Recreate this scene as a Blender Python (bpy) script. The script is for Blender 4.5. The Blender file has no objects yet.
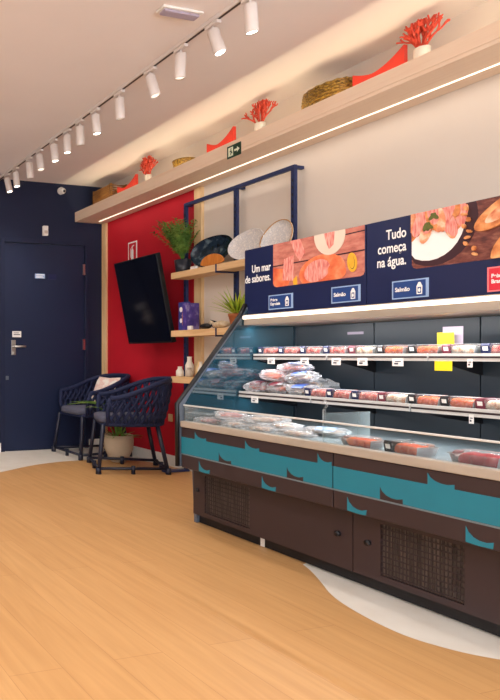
import bpy, math, random
from mathutils import Vector, Matrix
R = math.radians
rnd = random.Random(7)
sc = bpy.context.scene
COL = sc.collection

# ------------------------------------------------------------------ materials
def lin(c):
    return tuple(((v/255)/12.92 if v/255 <= .04045 else ((v/255+.055)/1.055)**2.4) for v in c)

def mat(name, rgb, rough=.5, metal=0., vary=.06, scale=12., bump=0., ior=1.45, emit=None, estr=0., coat=0.):
    m = bpy.data.materials.new(name); m.use_nodes = True
    nt = m.node_tree; p = nt.nodes['Principled BSDF']
    c = lin(rgb)
    p.inputs['Roughness'].default_value = rough
    p.inputs['Metallic'].default_value = metal
    p.inputs['IOR'].default_value = ior
    p.inputs['Coat Weight'].default_value = coat
    p.inputs['Base Color'].default_value = (*c, 1)
    if vary or bump:
        tc = nt.nodes.new('ShaderNodeTexCoord'); no = nt.nodes.new('ShaderNodeTexNoise')
        no.inputs['Scale'].default_value = scale; no.inputs['Detail'].default_value = 4
        nt.links.new(tc.outputs['Object'], no.inputs['Vector'])
        if vary:
            cr = nt.nodes.new('ShaderNodeValToRGB')
            cr.color_ramp.elements[0].position = .3; cr.color_ramp.elements[1].position = .7
            cr.color_ramp.elements[0].color = (*[v*(1-vary) for v in c], 1)
            cr.color_ramp.elements[1].color = (*[min(1, v*(1+vary)) for v in c], 1)
            nt.links.new(no.outputs['Fac'], cr.inputs['Fac']); nt.links.new(cr.outputs['Color'], p.inputs['Base Color'])
        if bump:
            b = nt.nodes.new('ShaderNodeBump'); b.inputs['Strength'].default_value = bump; b.inputs['Distance'].default_value = .01
            nt.links.new(no.outputs['Fac'], b.inputs['Height']); nt.links.new(b.outputs['Normal'], p.inputs['Normal'])
    if emit:
        p.inputs['Emission Color'].default_value = (*lin(emit), 1); p.inputs['Emission Strength'].default_value = estr
    return m

def patchy(name, cols, scale, rough=.45, stretch=(1, 1, 1), detail=5, kind='noise', bump=0., contrast=(.3, .7), coat=0., metal=0.):
    m = bpy.data.materials.new(name); m.use_nodes = True
    nt = m.node_tree; p = nt.nodes['Principled BSDF']; p.inputs['Roughness'].default_value = rough
    p.inputs['Coat Weight'].default_value = coat; p.inputs['Metallic'].default_value = metal
    tc = nt.nodes.new('ShaderNodeTexCoord'); mp = nt.nodes.new('ShaderNodeMapping'); mp.inputs['Scale'].default_value = stretch
    nt.links.new(tc.outputs['Object'], mp.inputs['Vector'])
    if kind == 'noise':
        t = nt.nodes.new('ShaderNodeTexNoise'); t.inputs['Detail'].default_value = detail; out = t.outputs['Fac']
    elif kind == 'wave':
        t = nt.nodes.new('ShaderNodeTexWave'); t.inputs['Distortion'].default_value = 3; t.inputs['Detail'].default_value = 3; out = t.outputs['Fac']
    else:
        t = nt.nodes.new('ShaderNodeTexVoronoi'); out = t.outputs['Distance']
    t.inputs['Scale'].default_value = scale
    nt.links.new(mp.outputs['Vector'], t.inputs['Vector'])
    cr = nt.nodes.new('ShaderNodeValToRGB'); els = cr.color_ramp.elements
    n = len(cols)
    while len(els) < n: els.new(.5)
    for i, c in enumerate(cols):
        els[i].position = contrast[0]+(contrast[1]-contrast[0])*i/(n-1); els[i].color = (*lin(c), 1)
    nt.links.new(out, cr.inputs['Fac']); nt.links.new(cr.outputs['Color'], p.inputs['Base Color'])
    if bump:
        b = nt.nodes.new('ShaderNodeBump'); b.inputs['Strength'].default_value = bump; b.inputs['Distance'].default_value = .004
        nt.links.new(out, b.inputs['Height']); nt.links.new(b.outputs['Normal'], p.inputs['Normal'])
    return m

def glassy(name, rgb, alpha_t, rough=.05, fres=1.45):
    m = bpy.data.materials.new(name); m.use_nodes = True
    nt = m.node_tree; out = nt.nodes['Material Output']; p = nt.nodes['Principled BSDF']
    p.inputs['Base Color'].default_value = (*lin(rgb), 1); p.inputs['Roughness'].default_value = rough
    tr = nt.nodes.new('ShaderNodeBsdfTransparent'); tr.inputs['Color'].default_value = (*lin((250, 252, 252)), 1)
    mx = nt.nodes.new('ShaderNodeMixShader'); lw = nt.nodes.new('ShaderNodeFresnel'); lw.inputs['IOR'].default_value = fres
    ma = nt.nodes.new('ShaderNodeMath'); ma.operation = 'MAXIMUM'; ma.inputs[1].default_value = 1-alpha_t
    nt.links.new(lw.outputs['Fac'], ma.inputs[0]); nt.links.new(ma.outputs[0], mx.inputs['Fac'])
    nt.links.new(tr.outputs[0], mx.inputs[1]); nt.links.new(p.outputs[0], mx.inputs[2]); nt.links.new(mx.outputs[0], out.inputs['Surface'])
    return m

def plank_floor():
    m = bpy.data.materials.new('oak_plank_floor'); m.use_nodes = True
    nt = m.node_tree; p = nt.nodes['Principled BSDF']; N = nt.nodes.new; L = nt.links.new
    tc = N('ShaderNodeTexCoord')
    rot = N('ShaderNodeMapping'); rot.inputs['Rotation'].default_value = (0, 0, R(90)); L(tc.outputs['Object'], rot.inputs['Vector'])
    br = N('ShaderNodeTexBrick'); br.inputs['Scale'].default_value = 1
    br.inputs['Brick Width'].default_value = 1.2; br.inputs['Row Height'].default_value = .18
    br.inputs['Mortar Size'].default_value = .0012; br.inputs['Mortar Smooth'].default_value = .4
    br.inputs['Color1'].default_value = (*lin((203, 157, 104)), 1); br.inputs['Color2'].default_value = (*lin((198, 151, 98)), 1)
    br.inputs['Mortar'].default_value = (*lin((178, 130, 82)), 1); br.offset = .37
    L(rot.outputs['Vector'], br.inputs['Vector'])
    st = N('ShaderNodeMapping'); st.inputs['Scale'].default_value = (9, .7, 1); L(tc.outputs['Object'], st.inputs['Vector'])
    no = N('ShaderNodeTexNoise'); no.inputs['Scale'].default_value = 3.2; no.inputs['Detail'].default_value = 6; no.inputs['Distortion'].default_value = .6
    L(st.outputs['Vector'], no.inputs['Vector'])
    cr = N('ShaderNodeValToRGB'); cr.color_ramp.elements[0].position = .32; cr.color_ramp.elements[1].position = .68
    cr.color_ramp.elements[0].color = (.90, .87, .83, 1); cr.color_ramp.elements[1].color = (1.03, 1.03, 1.03, 1)
    L(no.outputs['Fac'], cr.inputs['Fac'])
    mx = N('ShaderNodeMix'); mx.data_type = 'RGBA'; mx.blend_type = 'MULTIPLY'; mx.inputs['Factor'].default_value = 1
    L(br.outputs['Color'], mx.inputs['A']); L(cr.outputs['Color'], mx.inputs['B']); L(mx.outputs['Result'], p.inputs['Base Color'])
    p.inputs['Roughness'].default_value = .42
    bp = N('ShaderNodeBump'); bp.inputs['Strength'].default_value = .08; bp.inputs['Distance'].default_value = .003
    L(no.outputs['Fac'], bp.inputs['Height']); L(bp.outputs['Normal'], p.inputs['Normal'])
    return m

M = dict(
    ceiling=mat('ceiling_paint', (240, 232, 230), .9, vary=.02, scale=2),
    cream=mat('cream_paint', (228, 216, 204), .85, vary=.02, scale=3),
    red=mat('red_paint', (190, 12, 36), .75, vary=.05, scale=4),
    blue=mat('navy_paint', (12, 24, 56), .7, vary=.04, scale=4),
    door=mat('navy_door_paint', (12, 27, 60), .6, vary=.04, scale=4),
    white=mat('white_paint', (238, 234, 228), .5, vary=.02),
    tile=patchy('white_floor_tile', [(226, 218, 206), (236, 230, 220)], 6, .35),
    floor=plank_floor(),
    wood=patchy('pale_timber', [(214, 172, 122), (230, 192, 144), (221, 180, 130)], 5, .5, (8, .6, 8)),
    ledgewood=patchy('ledge_timber', [(236, 208, 182), (242, 218, 194), (239, 212, 187)], 4, .55, (8, .5, 8)),
    post=patchy('post_timber', [(222, 184, 134), (236, 204, 156)], 5, .5, (8, 8, .6)),
    navymetal=mat('navy_powder_coat', (30, 44, 88), .45, vary=.04),
    spot=mat('white_spot_metal', (226, 218, 214), .45, vary=.02),
    lens=mat('spot_lens', (255, 250, 240), .3, vary=0, emit=(255, 244, 226), estr=14),
    lensoff=mat('spot_lens_dim', (210, 200, 190), .4, vary=0, emit=(255, 240, 220), estr=1.2),
    led=mat('led_strip_glow', (255, 245, 230), .4, vary=0, emit=(255, 236, 214), estr=1.5),
    steel=mat('brushed_steel', (196, 192, 188), .3, 1., vary=.04, scale=60),
    black=mat('black_plastic', (10, 10, 15), .4, vary=.05),
    screen=mat('black_screen', (8, 10, 22), .12, vary=0),
    casedark=mat('case_brown_black', (53, 40, 42), .42, vary=.05, scale=5),
    caseblack=mat('case_black', (24, 22, 26), .5, vary=.05),
    teal=mat('teal_vinyl', (30, 118, 138), .4, vary=.03),
    sill=patchy('sill_metal', [(160, 148, 134), (178, 166, 152)], 20, .35, (1, .2, 1)),
    backpanel=mat('chiller_back', (38, 48, 57), .35, vary=.06, scale=6),
    deck=mat('chiller_deck', (120, 134, 142), .35, metal=.3, vary=.05, scale=5),
    mirrorteal=mat('glossy_teal_panel', (24, 58, 72), .06, vary=.03, scale=3, ior=2.6),
    endgrey=mat('end_panel_grey', (92, 100, 112), .35, vary=.04),
    rail=mat('price_rail', (206, 204, 200), .35, vary=.03),
    card=mat('white_card', (238, 234, 230), .6, vary=.02),
    ink=mat('dark_ink', (60, 62, 78), .6, vary=0),
    navysign=mat('navy_print', (21, 31, 73), .4, vary=.03, scale=4),
    textwhite=mat('white_print', (244, 242, 240), .5, vary=0),
    boxblue=mat('blue_print', (34, 66, 128), .45, vary=.02),
    boxline=mat('pale_blue_print', (150, 176, 214), .45, vary=0),
    boxred=mat('red_print', (214, 44, 62), .45, vary=.02),
    boxpink=mat('pale_red_print', (240, 128, 132), .45, vary=0),
    glass=glassy('clear_glass', (215, 228, 230), .985, .03, 1.25),
    film=glassy('clear_film', (236, 238, 240), .93, .10, 1.3),
    bag=glassy('milky_bag', (232, 232, 236), .70, .12),
    traydark=mat('dark_tray', (30, 30, 36), .3, vary=.03),
    trayclear=glassy('clear_tray', (226, 228, 230), .90, .12, 1.3),
    salmon=patchy('salmon_flesh', [(210, 58, 6), (232, 92, 14), (238, 128, 56)], 26, .35, (1, 2.5, 1), bump=.3, contrast=(.32, .68)),
    pinkfish=patchy('pink_fish_flesh', [(164, 36, 44), (214, 92, 82), (236, 176, 156)], 30, .35, (1, 2, 1), bump=.3, contrast=(.34, .66)),
    whitefish=patchy('white_fish_flesh', [(206, 140, 104), (230, 204, 182), (244, 236, 226)], 24, .35, (1, 2, 1), bump=.3, contrast=(.34, .66)),
    redfish=patchy('deep_red_tuna', [(170, 18, 40), (206, 40, 60), (222, 90, 96)], 20, .3, bump=.2),
    bluebag=mat('blue_bag_print', (60, 92, 170), .35, vary=.05),
    redbag=mat('plum_bag_print', (112, 44, 60), .35, vary=.1),
    yellow=mat('yellow_card', (238, 214, 30), .5, vary=.03),
    lilac=mat('lilac_card', (172, 160, 178), .5, vary=.03),
    rope=mat('navy_rope', (19, 30, 66), .75, vary=.2, scale=60, bump=.4),
    chairmetal=mat('chair_dark_metal', (24, 28, 48), .4, vary=.05),
    cushion=mat('charcoal_cushion', (84, 86, 104), .85, vary=.08, scale=80, bump=.2),
    pillow=patchy('printed_pillow', [(232, 214, 204), (226, 190, 180), (240, 232, 224)], 9, .85, contrast=(.4, .6)),
    pot=mat('beige_planter', (196, 176, 150), .7, vary=.06, scale=9, bump=.1),
    soil=mat('potting_soil', (52, 36, 26), .9, vary=.2, scale=50, bump=.5),
    leaf=patchy('green_leaf', [(66, 112, 36), (112, 152, 56), (150, 176, 82)], 14, .5),
    fern=patchy('fern_leaf', [(58, 98, 34), (96, 134, 46), (134, 158, 70)], 10, .55),
    lime=patchy('lime_leaf', [(120, 156, 26), (176, 198, 46), (206, 218, 90)], 10, .5),
    redleaf=mat('red_bract', (186, 40, 34), .55, vary=.15),
    terracotta=mat('terracotta', (170, 100, 58), .75, vary=.08),
    darkpot=mat('dark_pot', (34, 38, 48), .35, vary=.05),
    darkglaze=patchy('dark_glaze', [(20, 30, 44), (34, 50, 68), (120, 140, 150)], 16, .18, contrast=(.35, .78)),
    shellglaze=patchy('pale_glaze', [(226, 222, 218), (206, 206, 210), (236, 232, 228)], 60, .4, bump=.35, contrast=(.4, .6)),
    tanglaze=mat('tan_rim', (198, 150, 92), .5, vary=.05),
    bowlwood=patchy('orange_wood', [(190, 108, 38), (216, 138, 60)], 9, .45, (1, 6, 1)),
    coral=mat('red_coral', (214, 74, 52), .55, vary=.1, scale=40, bump=.3),
    finred=mat('red_lacquer', (214, 62, 46), .4, vary=.05),
    gold=patchy('golden_weave', [(76, 54, 14), (140, 104, 30), (182, 146, 62)], 70, .5, (1, 1, 2), bump=.6, contrast=(.35, .65)),
    brownbasket=patchy('brown_weave', [(110, 70, 32), (168, 118, 58)], 30, .6, (.3, .3, 3), bump=.5),
    purple=patchy('purple_cover', [(62, 48, 128), (84, 62, 146), (150, 140, 190)], 22, .4, (1, 1, .8), contrast=(.38, .68)),
    bookblue=mat('blue_cover', (52, 62, 140), .45, vary=.1),
    paper=mat('page_block', (232, 226, 212), .8, vary=.05, scale=80),
    signgreen=mat('exit_green', (26, 62, 44), .45, vary=0),
    signpale=mat('exit_pale', (216, 222, 196), .5, vary=0, emit=(216, 222, 196), estr=.15),
    signred=mat('sign_red', (204, 30, 44), .45, vary=0),
    driftwood=patchy('bleached_wood', [(196, 172, 138), (226, 206, 176)], 14, .8, (1, 5, 1), bump=.3),
    ceramic=mat('white_ceramic', (232, 224, 212), .35, vary=.03),
    ceramicgrey=mat('grey_ceramic', (190, 178, 164), .4, vary=.05),
    ceramictan=mat('sand_ceramic', (222, 190, 142), .5, vary=.05),
    grillefin=patchy('condenser_fins', [(40, 35, 34), (86, 78, 72), (112, 102, 94)], 8, .4, (1, 22, 1), metal=.3, contrast=(.3, .72)),
    printwood=patchy('print_board', [(166, 92, 82), (196, 118, 102), (206, 140, 122)], 9, .5, (1, 2, 5), contrast=(.3, .7)),
    printdark=mat('print_dark_gap', (58, 26, 36), .5, vary=0),
    printslate=patchy('print_brown_board', [(70, 30, 30), (112, 56, 48), (150, 96, 78)], 24, .5, (1, 1, 2.5), contrast=(.3, .7)),
    printsalmon=patchy('print_salmon', [(206, 82, 52), (232, 118, 72), (242, 152, 110)], 15, .5, contrast=(.32, .68)),
    printpink=patchy('print_pink', [(208, 104, 96), (230, 146, 134), (236, 176, 162)], 40, .5, (1, 3, .6), contrast=(.35, .65)),
    printplate=mat('print_plate', (226, 208, 190), .5, vary=.04),
    printlemon=mat('print_lemon', (232, 172, 50), .5, vary=.08, scale=40),
    printshrimp=patchy('print_shrimp', [(204, 110, 74), (230, 156, 112), (244, 206, 176)], 30, .5, contrast=(.34, .66)),
    printbread=patchy('print_crust', [(176, 92, 44), (222, 142, 82), (240, 180, 122)], 26, .5, contrast=(.32, .68)),
    printherb=mat('print_herb', (96, 98, 40), .5, vary=.2, scale=60),
)

# ------------------------------------------------------------------ mesh builder
class MB:
    def __init__(s): s.v = []; s.f = []; s.m = []; s.sm = []
    def add(s, vs, fs, mi=0, smooth=False):
        o = len(s.v); s.v += [tuple(v) for v in vs]
        for f in fs: s.f.append([o+i for i in f]); s.m.append(mi); s.sm.append(smooth)
        return s
    def box(s, x0, x1, y0, y1, z0, z1, mi=0):
        vs = [(x, y, z) for z in (z0, z1) for y in (y0, y1) for x in (x0, x1)]
        return s.add(vs, [(0, 2, 3, 1), (4, 5, 7, 6), (0, 1, 5, 4), (2, 6, 7, 3), (0, 4, 6, 2), (1, 3, 7, 5)], mi)
    def prism(s, pts, O, U, V, t, mi=0):
        """polygon (u,v) on plane O,U,V, extruded by t along U x V"""
        O, U, V = Vector(O), Vector(U), Vector(V); N = U.cross(V).normalized()
        area = sum(a[0]*b[1]-b[0]*a[1] for a, b in zip(pts, pts[1:]+pts[:1]))
        if area < 0: pts = pts[::-1]
        n = len(pts); back = [O+U*u+V*v for u, v in pts]; front = [p+N*t for p in back]
        fs = [list(range(n))[::-1], list(range(n, 2*n))]
        fs += [(i, (i+1) % n, n+(i+1) % n, n+i) for i in range(n)]
        return s.add(back+front, fs, mi)
    def tube(s, pts, r, n=10, closed=False, mi=0, flat=1.):
        pts = [Vector(p) for p in pts]; k = len(pts); rings = []; prev = None
        rr = r if isinstance(r, (list, tuple)) else [r]*k
        for i, p in enumerate(pts):
            a = pts[(i-1) % k] if (closed or i > 0) else p
            b = pts[(i+1) % k] if (closed or i < k-1) else p
            T = (b-a).normalized()
            if prev is None:
                q = Vector((0, 0, 1)) if abs(T.z) < .9 else Vector((1, 0, 0))
                A = T.cross(q).normalized()
            else:
                A = (prev-T*prev.dot(T)); A = A.normalized() if A.length > 1e-6 else T.orthogonal().normalized()
            prev = A; B = T.cross(A)
            rings.append([p+(A*math.cos(2*math.pi*j/n)*flat+B*math.sin(2*math.pi*j/n))*rr[i] for j in range(n)])
        vs = [v for g in rings for v in g]; fs = []
        for i in range(k if closed else k-1):
            for j in range(n):
                a = i*n+j; b = i*n+(j+1) % n; i2 = (i+1) % k
                fs.append((a, b, i2*n+(j+1) % n, i2*n+j))
        if not closed: fs += [list(range(n))[::-1], list(range((k-1)*n, k*n))]
        return s.add(vs, fs, mi, True)
    def lathe(s, prof, c=(0, 0, 0), n=28, mi=0, sx=1, sy=1):
        vs = []; fs = []; k = len(prof)
        for r, z in prof:
            for j in range(n):
                a = 2*math.pi*j/n; vs.append((c[0]+max(r, 1e-4)*math.cos(a)*sx, c[1]+max(r, 1e-4)*math.sin(a)*sy, c[2]+z))
        for i in range(k-1):
            for j in range(n): fs.append((i*n+j, i*n+(j+1) % n, (i+1)*n+(j+1) % n, (i+1)*n+j))
        fs += [list(range(n))[::-1], list(range((k-1)*n, k*n))]
        return s.add(vs, fs, mi, True)
    def blob(s, c, rx, ry, rz, seed=0, amp=.12, mi=0, nu=14, nv=9, square=1.):
        q = random.Random(seed); ph = [q.uniform(0, 6.28) for _ in range(6)]
        vs = [(c[0], c[1], c[2]-rz)]; 
        def sp(v): return math.copysign(abs(v)**square, v)
        for i in range(1, nv):
            th = math.pi*i/nv
            for j in range(nu):
                a = 2*math.pi*j/nu
                k = 1+amp*(math.sin(3*a+ph[0])*math.sin(2*th+ph[1])+.6*math.sin(5*a+ph[2]+3*th)+.5*math.sin(2*a+ph[3]))*math.sin(th)
                vs.append((c[0]+rx*k*sp(math.sin(th))*sp(math.cos(a)), c[1]+ry*k*sp(math.sin(th))*sp(math.sin(a)), c[2]-rz*sp(math.cos(th))*(1+amp*.5*math.sin(2*a+ph[4]))))
        vs.append((c[0], c[1], c[2]+rz)); fs = []
        for j in range(nu): fs.append((0, 1+(j+1) % nu, 1+j))
        for i in range(nv-2):
            for j in range(nu):
                a = 1+i*nu+j; b = 1+i*nu+(j+1) % nu; fs.append((a, b, b+nu, a+nu))
        o = 1+(nv-2)*nu; top = len(vs)-1
        for j in range(nu): fs.append((o+j, o+(j+1) % nu, top))
        return s.add(vs, fs, mi, True)
    def leaf(s, base, direction, length, width, droop=.3, mi=0, seg=5, up=(0, 0, 1)):
        p = Vector(base); d = Vector(direction).normalized(); side = d.cross(Vector(up))
        side = side.normalized() if side.length > 1e-4 else Vector((1, 0, 0))
        vs = []; step = length/seg
        for i in range(seg+1):
            t = i/seg; w = width*math.sin(math.pi*min(1, .12+t*.88))*(.35+.65*(1-t)) if i < seg else .0004
            nrm = side.cross(d).normalized()
            vs += [p-side*w*.5+nrm*w*.15, p-nrm*.0006, p+side*w*.5+nrm*w*.15, p+nrm*.0008]
            d = (d+Vector((0, 0, -droop/seg))).normalized(); p = p+d*step
        fs = []
        for i in range(seg):
            a = i*4; b = a+4
            for j in range(4): fs.append((a+j, a+(j+1) % 4, b+(j+1) % 4, b+j))
        fs += [(3, 2, 1, 0), (seg*4, seg*4+1, seg*4+2, seg*4+3)]
        return s.add(vs, fs, mi, True)
    def build(s, name, mats, parent=None, world=False, bevel=0., subsurf=0, loc=None):
        mats = mats if isinstance(mats, (list, tuple)) else [mats]
        me = bpy.data.meshes.new(name)
        off = Vector((0, 0, 0))
        if world and parent is not None:
            q = parent
            while q is not None: off += Vector(q.location); q = q.parent
        elif world and loc is not None: off = Vector(loc)
        me.from_pydata([tuple(Vector(v)-off) for v in s.v], [], s.f)
        for m in mats: me.materials.append(M[m])
        for i, p in enumerate(me.polygons): p.material_index = s.m[i]; p.use_smooth = s.sm[i]
        me.validate(); me.update()
        o = bpy.data.objects.new(name, me); COL.objects.link(o)
        if parent is not None: o.parent = parent
        if loc is not None: o.location = loc
        if bevel:
            b = o.modifiers.new('bevel', 'BEVEL'); b.width = bevel; b.segments = 2; b.limit_method = 'ANGLE'; b.angle_limit = R(40)
        if subsurf:
            b = o.modifiers.new('subsurf', 'SUBSURF'); b.levels = subsurf; b.render_levels = subsurf
        return o

def tag(o, label, cat, group=None):
    o['label'] = label; o['category'] = cat
    if group: o['group'] = group
    return o
def thing(name, label, cat, loc=(0, 0, 0), rz=0., group=None):
    o = bpy.data.objects.new(name, None); COL.objects.link(o); o.empty_display_size = .1
    o.location = loc; o.rotation_euler = (0, 0, rz)
    return tag(o, label, cat, group)
def struct(o): o['kind'] = 'structure'; return o
def dup(root, loc, rz=0., label=None):
    r = root.copy(); COL.objects.link(r); r.location = loc; r.rotation_euler = (root.rotation_euler.x, root.rotation_euler.y, rz)
    if label: r['label'] = label
    for ch in list(root.children):
        c = ch.copy(); COL.objects.link(c); c.parent = r
        for g in list(ch.children):
            d = g.copy(); COL.objects.link(d); d.parent = c
    return r
def text(name, body, size, O, U, V, mats, parent, align='LEFT', bold=.0, shear=0., width=1., t=.0008):
    cu = bpy.data.curves.new('t', 'FONT'); cu.body = body; cu.size = size; cu.align_x = align; cu.offset = bold; cu.extrude = t/2; cu.shear = shear
    o = bpy.data.objects.new('t', cu); COL.objects.link(o); bpy.context.view_layer.update()
    me = bpy.data.meshes.new_from_object(o.evaluated_get(bpy.context.evaluated_depsgraph_get()))
    bpy.data.objects.remove(o); bpy.data.curves.remove(cu)
    O, U, V = Vector(O), Vector(U), Vector(V); N = U.cross(V)
    off = Vector((0, 0, 0)); q = parent
    while q is not None: off += Vector(q.location); q = q.parent
    for v in me.vertices: v.co = O+U*v.co.x*width+V*v.co.y+N*(v.co.z+t/2)-off
    me.materials.clear(); me.materials.append(M[mats]); me.name = name
    ob = bpy.data.objects.new(name, me); COL.objects.link(ob); ob.parent = parent
    return ob
ORD = 'first second third fourth fifth sixth seventh eighth ninth tenth eleventh twelfth thirteenth fourteenth'.split()
WU, WV = (0, -1, 0), (0, 0, 1)      # on surfaces facing the room from the right-hand wall
BU, BV = (1, 0, 0), (0, 0, 1)       # on the back wall

# room numbers
WX, BY, CZ = 3.49, 5.49, 2.735
LX, FY = -2.6, -2.6

# ------------------------------------------------------------------ the setting
def setting():
    struct(MB().box(LX, WX+.1, FY, BY+.1, -.1, 0).build('floor', 'tile'))
    # oak flooring laid in a free curve, leaving white tile at the door and a white bay by the case
    edge = [(LX+.02, 3.2), (.2, 3.75), (1.2, 4.22), (1.9, 4.52), (2.285, 4.74), (2.623, 4.84), (2.9, 4.84), (3.2, 4.76), (3.46, 4.62),
            (3.46, 2.3), (2.43, 2.2), (2.386, 2.10), (2.30, 1.97), (2.219, 1.863), (2.175, 1.76), (2.150, 1.66), (2.138, 1.57), (2.142, 1.50), (2.165, 1.44),
            (2.205, 1.37), (2.28, 1.30), (2.43, 1.22), (3.46, 1.1), (3.46, FY+.02), (LX+.02, FY+.02)]
    def smooth(p, it=2):
        for _ in range(it):
            q = []
            for a, b in zip(p, p[1:]+p[:1]):
                q += [(a[0]*.75+b[0]*.25, a[1]*.75+b[1]*.25), (a[0]*.25+b[0]*.75, a[1]*.25+b[1]*.75)]
            p = q
        return p
    struct(MB().prism(smooth(edge), (0, 0, .0002), (1, 0, 0), (0, 1, 0), .002).build('floor_oak', 'floor'))
    struct(MB().box(LX, WX+.1, FY, BY+.1, CZ, CZ+.1).build('ceiling', 'ceiling'))
    struct(MB().box(WX, WX+.1, FY, BY+.1, 0, CZ).build('wall_right', 'cream'))
    struct(MB().box(WX-.012, WX, 4.12, BY-.081, 0.09, 2.348).build('wall_right_red', 'red'))
    struct(MB().box(LX-.1, LX, FY, BY+.1, 0, CZ).build('wall_left', 'cream'))
    # back wall around the door opening
    w = MB(); D0, D1, DH = 2.345, 3.265, 2.115
    w.box(LX, D0, BY, BY+.1, 0, CZ).box(D1, WX, BY, BY+.1, 0, CZ).box(D0, D1, BY, BY+.1, DH, CZ)
    struct(w.build('wall_back', 'blue'))
    fr = MB(); e = .035
    fr.box(D0-e, D0+.008, BY-.012, BY+.05, 0, DH+e).box(D1-.008, D1+e, BY-.012, BY+.05, 0, DH+e).box(D0+.008, D1-.008, BY-.012, BY+.05, DH-.008, DH+e)
    struct(fr.build('trim_1', 'blue', bevel=.003))
    d = struct(MB().box(D0+.012, D1-.012, BY+.006, BY+.05, .002, DH-.012).build('door_1', 'door', bevel=.003))
    h = MB()
    h.box(2.43, 2.475, BY-.002, BY+.006, .97, 1.12)
    h.tube([(2.452, BY, 1.055), (2.452, BY-.05, 1.055), (2.47, BY-.058, 1.055), (2.56, BY-.058, 1.055)], .011)
    h.tube([(2.452, BY, .99), (2.452, BY-.012, .99)], .014)
    h.build('door_handle', 'steel', d, bevel=.001)
    lp = MB().box(2.44, 2.535, BY-.002, BY+.006, 1.15, 1.21).build('lock_plate', 'card', d)
    MB().box(2.452, 2.522, BY-.003, BY-.002, 1.172, 1.18).box(2.452, 2.51, BY-.003, BY-.002, 1.19, 1.196).build('printed_lines', 'ink', lp)
    for z in (1.86, 1.08, .38):
        MB().box(D1-.03, D1-.008, BY-.010, BY+.0055, z-.055, z+.055).build('hinge', 'steel', d)
    n = MB().box(2.69, 2.80, BY-.001, BY+.006, 1.752, 1.80).build('name_plate', 'boxline', d)
    MB().box(2.70, 2.79, BY-.002, BY-.001, 1.785, 1.792).box(2.70, 2.775, BY-.002, BY-.001, 1.77, 1.776).box(2.70, 2.785, BY-.002, BY-.001, 1.758, 1.763).build('printed_lines', 'textwhite', n)
    MB().box(2.84, 2.93, BY+.002, BY+.006, 1.745, 1.80).build('dark_plate', 'navysign', d)
    MB().box(2.37, 2.40, BY+.0, BY+.006, .72, .76).build('door_catch', 'endgrey', d)
    # timber posts that frame the red field
    struct(MB().box(WX-.035, WX, BY-.08, BY-.001, .0, 2.348).build('trim_2', 'post', bevel=.003))
    struct(MB().box(WX-.03, WX, 4.035, 4.118, .0, 2.348).build('trim_3', 'post', bevel=.003))
    struct(MB().box(WX-.02, WX, 2.9, 4.034, 0, .09).box(WX-.024, WX, 4.119, BY-.081, 0, .09).build('baseboard_right', 'white', bevel=.002))
    struct(MB().box(LX, D0-e, BY-.015, BY, 0, .09).box(D1+e, WX-.036, BY-.015, BY, 0, .09).build('baseboard_back', 'white', bevel=.002))
setting()

# ------------------------------------------------------------------ high timber ledge
t = thing('wall_ledge', 'long pale timber ledge running high along the right wall to the navy wall', 'shelf', (3.3, 3.3, 2.35))
LY0, LY1 = 1.15, BY-.002
MB().box(3.14, WX-.001, LY0, LY1, 2.35, 2.37).build('base_board', 'ledgewood', t, True, .002)
MB().box(3.14, 3.155, LY0, LY1, 2.371, 2.45).build('fascia', 'ledgewood', t, True, .002)
MB().box(3.361, 3.366, LY0, LY1-.1, 2.344, 2.3499).build('lower_led_strip', 'led', t, True)
MB().box(3.198, 3.21, LY0, LY1-.1, 2.3705, 2.376).build('upper_led_strip', 'led', t, True)

# ------------------------------------------------------------------ ceiling track and spotlights
TX = 2.285
t = thing('track_rail', 'slim white lighting track running along the ceiling', 'lighting track', (TX, 3.6, CZ))
MB().box(TX-.016, TX+.016, 1.6, 5.47, CZ-.022, CZ-.0005).build('rail', 'spot', t, True, .002)
MB().box(TX-.007, TX+.007, 1.6, 5.47, CZ-.0235, CZ-.0221).build('slot', 'casedark', t, True)
spots = [(2.335, 2, 3, 1), (2.58, -14, 4, 1), (2.825, 4, -4, 0), (3.10, -12, 4, 0), (3.42, 6, 4, 0), (3.71, -3, 0, 1), (3.92, 8, 4, 0), (4.11, 0, -3, 1),
         (4.33, -5, 0, 1), (4.58, -12, -4, 0), (4.78, 8, 4, 1), (5.07, -4, 0, 1), (5.27, -8, 5, 1)]
def spot_thing(lit):
    r = thing('spotlight', 'white spotlight', 'spotlight', group='spotlights on the ceiling track')
    MB().box(-.014, .014, -.045, .045, -.042, -.0245).tube([(0, 0, -.042), (0, 0, -.066)], .006).build('track_adapter', 'spot', r, bevel=.002)
    b = MB(); b.lathe([(.0, 0), (.026, 0), (.0295, -.006), (.030, -.134), (.027, -.139), (.025, -.129), (.001, -.127)], n=24)
    body = b.build('lamp_body', 'spot', r); body.location = (0, 0, -.062)
    MB().lathe([(.0, -.1285), (.0245, -.1295), (.0245, -.1315), (0, -.1335)], n=24).build('lens', 'lens' if lit else 'lensoff', body)
    return r
pl, pd = spot_thing(True), spot_thing(False)
used = set()
def spot_light(loc, d, power, name='spot_beam'):
    l = bpy.data.lights.new(name, 'SPOT'); l.energy = power; l.spot_size = R(100); l.spot_blend = .8; l.shadow_soft_size = .03; l.color = (1, .93, .84)
    o = bpy.data.objects.new(name, l); COL.objects.link(o); o.location = loc
    o.rotation_euler = Vector(d).to_track_quat('-Z', 'Y').to_euler(); return o
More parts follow.
